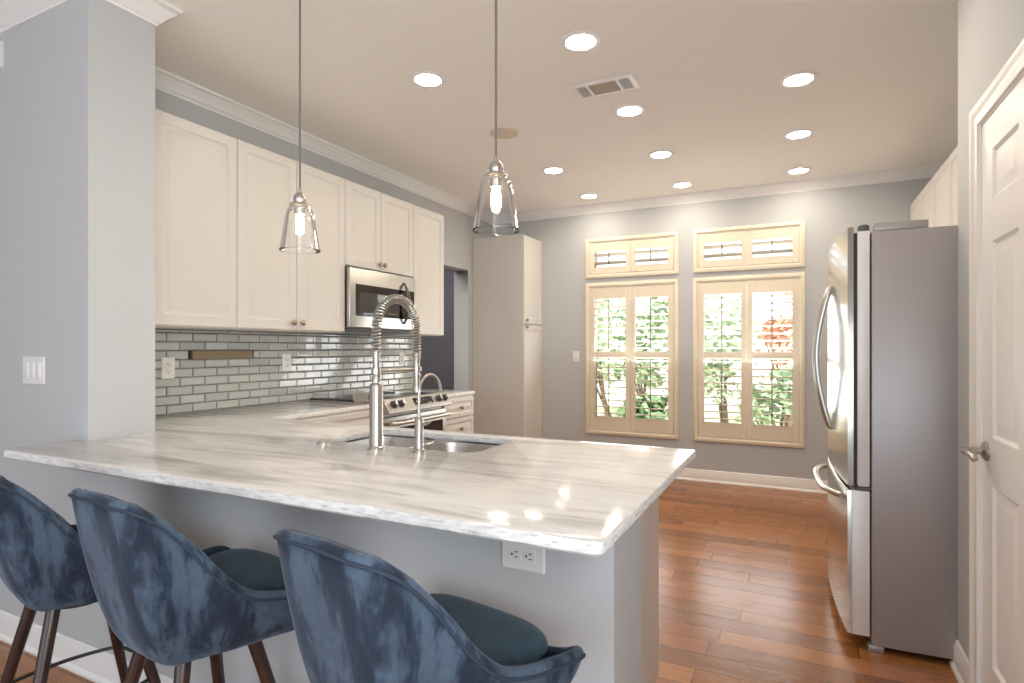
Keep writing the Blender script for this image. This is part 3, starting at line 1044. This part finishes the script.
mb.lathe([(0.0132, 0.272), (0.019, 0.272), (0.019, 0.290), (0.0132, 0.290)], (0, y2, 0), 20)
mb.lathe([(0.0132, 0.270), (0.018, 0.270), (0.018, 0.292), (0.0132, 0.292)], (0, 0, 0), 20)
part('docking_arm', mb, M['nickel'], fc)
mb = MB().lathe([(0.0, -0.022), (0.0185, -0.022), (0.0185, -0.062), (0.0215, -0.063), (0.0215, -0.068), (0.0185, -0.069), (0.0185, -0.074), (0.0215, -0.075), (0.0215, -0.080),
                 (0.0185, -0.081), (0.0185, -0.086), (0.021, -0.087), (0.021, -0.093), (0.015, -0.097), (0.0, -0.098)], (0, 0, 0.184), 26, axis='x')
part('valve_handle', mb, M['nickel'], fc)

ff = thing('filter_faucet', 'slim gooseneck filter tap right of the spring faucet', 'faucet', (-1.206, 1.690, ZC), local=True)
part('tap_base', MB().lathe([(0.0, 0), (0.0235, 0), (0.0235, 0.006), (0.017, 0.009), (0.0155, 0.012), (0.0155, 0.112), (0.013, 0.116), (0.006, 0.118), (0, 0.118)], n=26), M['nickel'], ff)
pth = [(0, 0, 0.11), (0, 0, 0.16), (0, 0, 0.205)] + [(0, 0.068 - 0.068 * math.cos(a), 0.205 + 0.064 * math.sin(a)) for a in [PI * k / 18 for k in range(1, 17)]]
pth += [(0, 0.139, 0.205)]
part('spout', MB().tube(pth, 0.0055, 12), M['nickel'], ff)
mb = MB().tube([(0.012, 0, 0.095), (0.034, 0.0, 0.098), (0.05, -0.004, 0.108)], [0.005, 0.004, 0.004], 10)
part('tap_lever', mb, M['nickel'], ff)
bt = thing('air_switch', 'small round metal button on the marble left of the faucet', 'button', (-1.640, 1.672, ZC), local=True)
part('button_base', MB().lathe([(0, 0.0), (0.024, 0.0), (0.024, 0.004), (0.019, 0.007), (0.017, 0.007)], n=26), M['nickel'], bt)
part('push_button', MB().lathe([(0.0165, 0.004), (0.016, 0.009), (0.010, 0.011), (0, 0.0115)], n=22), M['nickel'], bt)

# ------------------------------------------------------------------ refrigerator
rf = thing('refrigerator', 'tall stainless french door refrigerator with grey side', 'refrigerator', (0.276, 2.852, 0), rz=math.radians(2.5), local=True)
FW, FD = 0.905, 0.66
part('fridge_case', MB().box(0.0, FD, 0.0, FW, 0.028, 1.772, 0.004, 2), M['fridgeside'], rf)


def curved(y0, y1, z0, z1, xb, edge=-0.088, bulge=0.020, r=0.006):
    n = 14
    mb = MB()
    P = []
    for k in range(n + 1):
        y = y1 + (y0 - y1) * k / n
        u = (y - FW / 2) / (FW / 2)
        P.append((edge - bulge * (1 - abs(u) ** 2.2), y))
    P = [(xb, y1)] + P + [(xb, y0)]
    mb.poly(P, [], z0, z1, r)
    return mb


mid = FW / 2
for y0, y1 in ((0.002, mid - 0.002), (mid + 0.002, FW - 0.002)):
    d = part('door', curved(y0, y1, 0.690, 1.796, -0.066), M['mirrorsteel'], rf)
    part('door_liner', MB().box(-0.052, -0.006, y0 + 0.001, y1 - 0.001, 0.692, 1.776, 0.004, 2), M['fridgeliner'], d, 'light grey inner edge')
    part('gasket', MB().box(-0.066, -0.052, y0 + 0.006, y1 - 0.006, 0.70, 1.77), M['slot'], d)
    hy = mid - 0.050 if y0 < 0.1 else mid + 0.050
    xe = -0.108
    mb = MB()
    pts = [(xe, hy, 0.885), (xe - 0.012, hy, 0.893)] + [(xe - 0.012 - 0.058 * math.sin(PI * k / 12), hy, 0.893 + 0.684 * k / 12) for k in range(1, 12)] + [(xe - 0.012, hy, 1.577), (xe, hy, 1.585)]
    mb.tube(pts, [0.010] + [0.0125] * (len(pts) - 2) + [0.010], 14)
    part('handle', mb, M['steel'], d)
d = part('freezer_drawer', curved(0.002, FW - 0.002, 0.058, 0.676, -0.074), M['mirrorsteel'], rf)
part('drawer_liner', MB().box(-0.0738, -0.006, 0.003, FW - 0.003, 0.060, 0.674, 0.004, 2), M['fridgeliner'], d, 'light grey drawer side')
pts = []
for k in range(17):
    u = -1 + 2 * k / 16
    pts.append((-0.109 + 0.012 * abs(u) ** 2.2 - 0.06 * (1 - u ** 4) - 0.004, mid + u * 0.36, 0.628))
part('handle', MB().tube(pts, 0.0125, 14), M['steel'], d)
part('hinge_cover', MB().box(0.008, 0.20, 0.004, 0.075, 1.7725, 1.806, 0.004, 2), M['fridgeside'], rf)
part('hinge_cover', MB().box(0.008, 0.20, FW - 0.075, FW - 0.004, 1.7725, 1.806, 0.004, 2), M['fridgeside'], rf)
mb = MB().lathe([(0, 1.775), (0.022, 1.775), (0.022, 1.800), (0.014, 1.806), (0, 1.806)], (-0.026, 0.03, 0), 20)
part('hinge_pin', mb, M['charcoal'], rf)
part('middle_hinge', MB().box(-0.055, 0.0, 0.004, 0.06, 0.6765, 0.6895, 0.002, 1), M['charcoal'], rf)
part('toe_grille', MB().box(0.02, 0.05, 0.03, FW - 0.03, 0.008, 0.0285), M['charcoal'], rf)
for y in (0.002, FW - 0.042):
    part('foot', MB().box(-0.012, 0.045, y, y + 0.04, 0.0, 0.0275, 0.004, 2), M['fridgeside'], rf)
for y in (0.05, FW - 0.09):
    part('roller', MB().box(FD - 0.10, FD - 0.04, y, y + 0.04, 0.0, 0.0275, 0.004, 2), M['charcoal'], rf)

# ------------------------------------------------------------------ ceiling fixtures
rows = [(5.397, 'row nearest the window wall'), (4.478, 'second row from the window wall'), (3.566, 'third row from the window wall'), (2.655, 'fourth row from the window wall')]
cols = [(-1.835, 'left column by the cabinets'), (-0.946, 'middle column'), (0.0, 'right column by the refrigerator')]
dl = None
for ci, (cx, cl) in enumerate(cols):
    for ri, (cy, rl) in enumerate(rows):
        if ci == 0 and ri == 2:
            continue
        lab = 'round recessed ceiling light, %s, %s' % (cl, rl)
        if dl is None:
            dl = thing('recessed_light', lab, 'ceiling light', (cx, cy, H), 'recessed kitchen ceiling lights', local=True)
            part('trim_ring', MB().lathe([(0.070, -0.003), (0.074, -0.007), (0.094, -0.005), (0.098, -0.0005), (0.070, -0.0005)], n=40), M['trim'], dl)
            part('lens', MB().lathe([(0.0, -0.004), (0.0705, -0.004)], n=40), M['lamp'], dl)
        else:
            dup(dl, lab, (cx, cy, H))
sp_ = thing('ceiling_speaker', 'round tan ceiling speaker behind the right pendant', 'speaker', (-1.823, 3.552, H), local=True)
part('speaker_ring', MB().lathe([(0.070, -0.006), (0.085, -0.010), (0.098, -0.006), (0.100, -0.0005)], n=40), M['speaker'], sp_)
part('speaker_grille', MB().lathe([(0.0, -0.004), (0.0705, -0.006)], n=40), M['speaker'], sp_)

vt = thing('ceiling_vent', 'rectangular white metal air vent in the ceiling', 'vent', (-0.985, 3.178, H), local=True)
vx, vy = 0.180, 0.098
mb = MB()
rings = [[(px, py, z) for px, py in rrect(-vx + i, vx - i, -vy + i, vy - i, 0.003, 2)] for i, z in ((0, -0.0005), (0, -0.004), (0.006, -0.010), (0.026, -0.010), (0.028, -0.004))]
mb.quads(rings)
for x in (-0.085, 0.085):
    mb.box(x - 0.006, x + 0.006, -vy + 0.027, vy - 0.027, -0.011, -0.003)
part('vent_frame', mb, M['trim'], vt)
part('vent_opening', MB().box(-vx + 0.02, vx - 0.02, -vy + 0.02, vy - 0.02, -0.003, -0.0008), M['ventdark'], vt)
part('vent_filter', MB().box(-0.078, 0.078, -vy + 0.029, vy - 0.029, -0.0065, -0.0035), M['ventfilter'], vt)
for x0 in (-0.150, 0.095):
    mb = MB()
    for k in range(5):
        xx = x0 + k * 0.0125
        mb.quads([[(xx + a, y, z) for a, z in ((0, -0.0095), (0.003, -0.0095), (0.0045, -0.0045), (0.0015, -0.0045))] for y in (-vy + 0.028, vy - 0.028)], True, True, True)
    part('vent_louvers', mb, M['trim'], vt)

# pendants
PDZ = 1.648
pd = thing('pendant_light', 'clear glass pendant with warm bulb over the bar, nearer the windows', 'pendant light', (-0.849, 1.6, PDZ), 'glass pendants over the bar', local=True)
mb = MB().lathe([(0.0, H - PDZ - 0.0005), (0.062, H - PDZ - 0.0005), (0.062, H - PDZ - 0.012), (0.055, H - PDZ - 0.024), (0.008, H - PDZ - 0.028), (0.0, H - PDZ - 0.028)], n=32)
part('canopy', mb, M['nickel'], pd)
part('cord', MB().cyl((0, 0, 0.225), (0, 0, H - PDZ - 0.02), 0.0038, 0.0038, 10), M['cord'], pd)
mb = MB().lathe([(0.0, 0.232), (0.006, 0.232), (0.006, 0.218), (0.012, 0.216), (0.021, 0.208), (0.0235, 0.196), (0.0235, 0.190), (0.021, 0.184), (0.021, 0.179), (0.034, 0.176), (0.038, 0.170),
                 (0.038, 0.168), (0.022, 0.166), (0.020, 0.160), (0.020, 0.135), (0.0, 0.135)], n=32)
part('socket_cap', mb, M['nickel'], pd)
mb = MB().lathe([(0.0365, 0.166), (0.0355, 0.162), (0.043, 0.157), (0.049, 0.146), (0.052, 0.130), (0.062, 0.065), (0.072, 0.006), (0.0735, 0.0), (0.0725, -0.0005),
                 (0.0705, 0.006), (0.0602, 0.065), (0.0502, 0.130), (0.0472, 0.145), (0.041, 0.1555), (0.034, 0.160)], n=48)
mb.tube([(0.0722 * math.cos(2 * PI * k / 48), 0.0722 * math.sin(2 * PI * k / 48), 0.0005) for k in range(48)], 0.0022, 8, True)
part('glass_shade', mb, M['glass'], pd)
mb = MB().lathe([(0.0, 0.136), (0.011, 0.134), (0.012, 0.126), (0.0145, 0.112), (0.0145, 0.074), (0.011, 0.064), (0.0, 0.060)], n=20)
part('bulb', mb, M['bulb'], pd)
dup(pd, 'clear glass pendant with warm bulb over the bar, nearer the wall end', (-1.687, 1.6, PDZ))

# ------------------------------------------------------------------ bar stools
STOOL_RIM = [(0, -0.238, 0.960), (0.090, -0.238, 0.957), (0.142, -0.221, 0.949), (0.161, -0.176, 0.914), (0.174, -0.118, 0.846), (0.199, -0.066, 0.768), (0.218, -0.006, 0.712),
             (0.235, 0.064, 0.688), (0.250, 0.134, 0.679), (0.262, 0.190, 0.676), (0.246, 0.228, 0.664), (0.190, 0.240, 0.640), (0.095, 0.244, 0.624)]


def catmull(P, per):
    n = len(P)
    out = []
    for i in range(n):
        p0, p1, p2, p3 = (Vector(P[(i + j - 1) % n]) for j in range(4))
        for k in range(per):
            t = k / per
            out.append(0.5 * ((2 * p1) + (p2 - p0) * t + (2 * p0 - 5 * p1 + 4 * p2 - p3) * t * t + (3 * p1 - p0 - 3 * p2 + p3) * t ** 3))
    return out


def make_stool(label, loc, rz):
    t = thing('bar_stool', label, 'bar stool', loc, 'blue velvet stools at the bar', rz, local=True)
    ctl = STOOL_RIM + [(0, 0.245, 0.620)] + [(-x, y, z) for x, y, z in reversed(STOOL_RIM[1:])]
    rim = [q - Vector((0, 0, 0.012)) for q in catmull(ctl, 4)]
    rings = []
    NV = 16
    for v in range(NV + 1):
        s = v / NV
        ring = []
        for p in rim:
            q = max(0.0, min(1.0, (p.y + 0.06) / 0.26))
            q = q * q * (3 - 2 * q)
            bse = Vector((p.x * 0.66, p.y * 0.58 + 0.018, 0.549))
            c_up = Vector((p.x * 0.79, p.y * 0.80, 0.582))
            c_fr = Vector((p.x * 0.93, p.y * 0.86, 0.552 + (p.z - 0.556) * 0.10))
            c = c_up.lerp(c_fr, q)
            ring.append(bse * (1 - s) ** 2 + c * (2 * s * (1 - s)) + p * s * s)
        rings.append(ring)
    mb = MB()
    V = mb.quads(rings)
    cv = mb.bm.verts.new((0, 0.01, 0.543))
    b0 = V[0]
    mid_ = [mb.bm.verts.new((p.co.x * 0.5, p.co.y * 0.5 + 0.005, 0.545)) for p in b0]
    k = len(b0)
    for j in range(k):
        mb.bm.faces.new((b0[(j + 1) % k], b0[j], mid_[j], mid_[(j + 1) % k]))
        mb.bm.faces.new((mid_[(j + 1) % k], mid_[j], cv))
    sh = part('seat_shell', mb, M['velvet'], t)
    so = sh.modifiers.new('thick', 'SOLIDIFY')
    so.thickness = 0.026
    so.offset = -1 if True else 1
    # rolled rim and its two lines of piping
    inn = []
    for i, p in enumerate(rim):
        a = rings[-1][i] - rings[-3][i]
        a.normalize()
        tt = (rim[(i + 1) % len(rim)] - rim[i - 1]).normalized()
        nn = tt.cross(a)
        nn.normalize()
        if nn.dot(Vector((0, 0.03, p.z)) - p) < 0:
            nn = -nn
        inn.append((p, nn, a))
    mb = MB().tube([p + n_ * 0.012 - a_ * 0.004 for p, n_, a_ in inn], 0.0125, 12, True)
    part('rim', mb, M['velvet'], sh)
    mb = MB().tube([p - n_ * 0.002 - a_ * 0.003 for p, n_, a_ in inn], 0.0036, 8, True)
    mb.tube([p + n_ * 0.027 - a_ * 0.003 for p, n_, a_ in inn], 0.0040, 8, True)
    part('piping', mb, M['piping'], sh)
    # cushion
    rr = []
    for (sc, z) in ((0.60, 0.616), (0.78, 0.624), (0.90, 0.638), (0.93, 0.652), (0.88, 0.672), (0.77, 0.684), (0.5, 0.691), (0.2, 0.692)):
        ring = []
        for j in range(48):
            a = 2 * PI * j / 48
            ca, sa = math.cos(a), math.sin(a)
            e = 0.48
            x = 0.222 * math.copysign(abs(ca) ** e, ca)
            y = 0.225 * math.copysign(abs(sa) ** e, sa)
            x *= 1 - 0.34 * max(0.0, min(1.0, (0.18 - y) / 0.34))
            if y < 0:
                y *= 0.80
            ring.append((x * sc, 0.036 + y * sc, z + 0.008 * (y * sc / 0.2) * (1 if z > 0.62 else 0)))
        rr.append(ring)
    mb = MB().loft(rr)
    cu = part('seat_cushion', mb, M['velvetdark'], t)
    sub = cu.modifiers.new('soft', 'SUBSURF'); sub.levels = 1; sub.render_levels = 1
    part('swivel_plate', MB().lathe([(0, 0.541), (0.085, 0.541), (0.085, 0.528), (0.06, 0.524), (0, 0.524)], n=32), M['blackmetal'], t)
    br_ = 0.0
    R = Matrix.Rotation(br_, 3, 'Z')
    tops, mids, bots = [], [], []
    for sx, sy in ((-1, -1), (1, -1), (1, 1), (-1, 1)):
        top = R @ Vector((sx * 0.088, sy * 0.084, 0.556))
        bot = R @ Vector((sx * 0.205, sy * 0.205, 0.0))
        part('leg', MB().tube([top, top.lerp(bot, 0.5), bot], [0.0175, 0.0155, 0.0115], 16), M['espresso'], t)
        mids.append(top.lerp(bot, 0.51))
    for i in range(4):
        a, b_ = mids[i], mids[(i + 1) % 4]
        o_ = ((a + b_) / 2)
        o_.z = 0
        o_.normalize()
        pts = [a.lerp(b_, k / 8) + o_ * (0.028 * (1 - (2 * k / 8 - 1) ** 2)) for k in range(9)]
        part('footrest_bar', MB().tube(pts, 0.0058, 10), M['blackmetal'], t)
    return t


s0 = make_stool('blue velvet bar stool nearest the end of the bar, below the outlet', (-0.682, 0.952, 0), math.radians(-10))
dup(s0, 'blue velvet bar stool in the middle, its whole streaked back in view', (-1.368, 0.964, 0), math.radians(-6))
dup(s0, 'blue velvet bar stool at the left, below the triple switch', (-1.945, 0.985, 0), math.radians(-12))

# ------------------------------------------------------------------ garden outside the windows
o = part('garden_ground', MB().box(-14, 12, YF + 0.2, 24, -0.4, -0.25), M['soil'])
tag(o, 'sunlit garden ground outside the windows', 'ground', None, 'structure')


def shrub(name, label, x, y, h, r, m, n=900, leaf=0.10, trunk=True):
    t = thing(name, label, 'shrub' if name != 'garden_tree' else 'tree', (x, y, -0.25), 'garden plants outside the windows', local=True)
    mb = MB()
    ncl = 9
    cl = [(random.uniform(-r, r) * 0.6, random.uniform(-r, r) * 0.6, random.uniform(0.35, 0.92) * h) for _ in range(ncl)]
    for _ in range(n):
        c_ = random.choice(cl)
        d = Vector((random.gauss(0, 1), random.gauss(0, 1), random.gauss(0, 1)))
        d.normalize()
        p = Vector(c_) + d * r * random.uniform(0.25, 0.6)
        a = Vector((random.gauss(0, 1), random.gauss(0, 1), random.gauss(0, 0.6))).normalized()
        b_ = a.cross(Vector((random.gauss(0, 1), random.gauss(0, 1), random.gauss(0, 1)))).normalized()
        L = leaf * random.uniform(0.7, 1.3)
        vs_ = [mb.bm.verts.new(q) for q in (p - a * L, p + b_ * L * 0.4, p + a * L, p - b_ * L * 0.4)]
        mb.bm.faces.new(vs_)
    part('foliage', mb, m, t, raw=True)
    mb = MB()
    for k in range(4):
        c_ = cl[k]
        mb.tube([(0.03 * k, 0, 0), (c_[0] * 0.4, c_[1] * 0.4, c_[2] * 0.5), c_], [0.035, 0.025, 0.012], 7)
    part('stem', mb, M['bark'], t)
    return t


shrub('garden_shrub', 'pale leafy shrub outside the left window, left panel', -3.75, 12.2, 3.0, 0.85, M['leafpale'], 900, 0.11)
shrub('garden_shrub', 'green shrub outside the left window, right panel', -2.50, 10.4, 2.6, 0.72, M['leaf'], 750, 0.10)
shrub('garden_shrub', 'low spiky green shrub at the foot of the left window', -2.0, 8.6, 0.7, 0.40, M['leafdark'], 200, 0.16)
shrub('garden_shrub', 'pale green shrub outside the right window, left panel', -1.15, 10.3, 2.7, 0.62, M['leafpale'], 850, 0.10)
shrub('garden_shrub', 'orange leaved shrub outside the right window, upper right', -0.20, 12.4, 3.0, 0.65, M['leafred'], 320, 0.12)
shrub('garden_shrub', 'green shrub low outside the right window, right panel', -0.25, 8.9, 1.2, 0.55, M['leaf'], 420, 0.10)
o = part('garden_fence', MB().box(-12, 6, 15.0, 15.2, -0.25, 1.9), M['stucco'])
tag(o, 'pale garden boundary behind the shrubs', 'fence', None, 'structure')
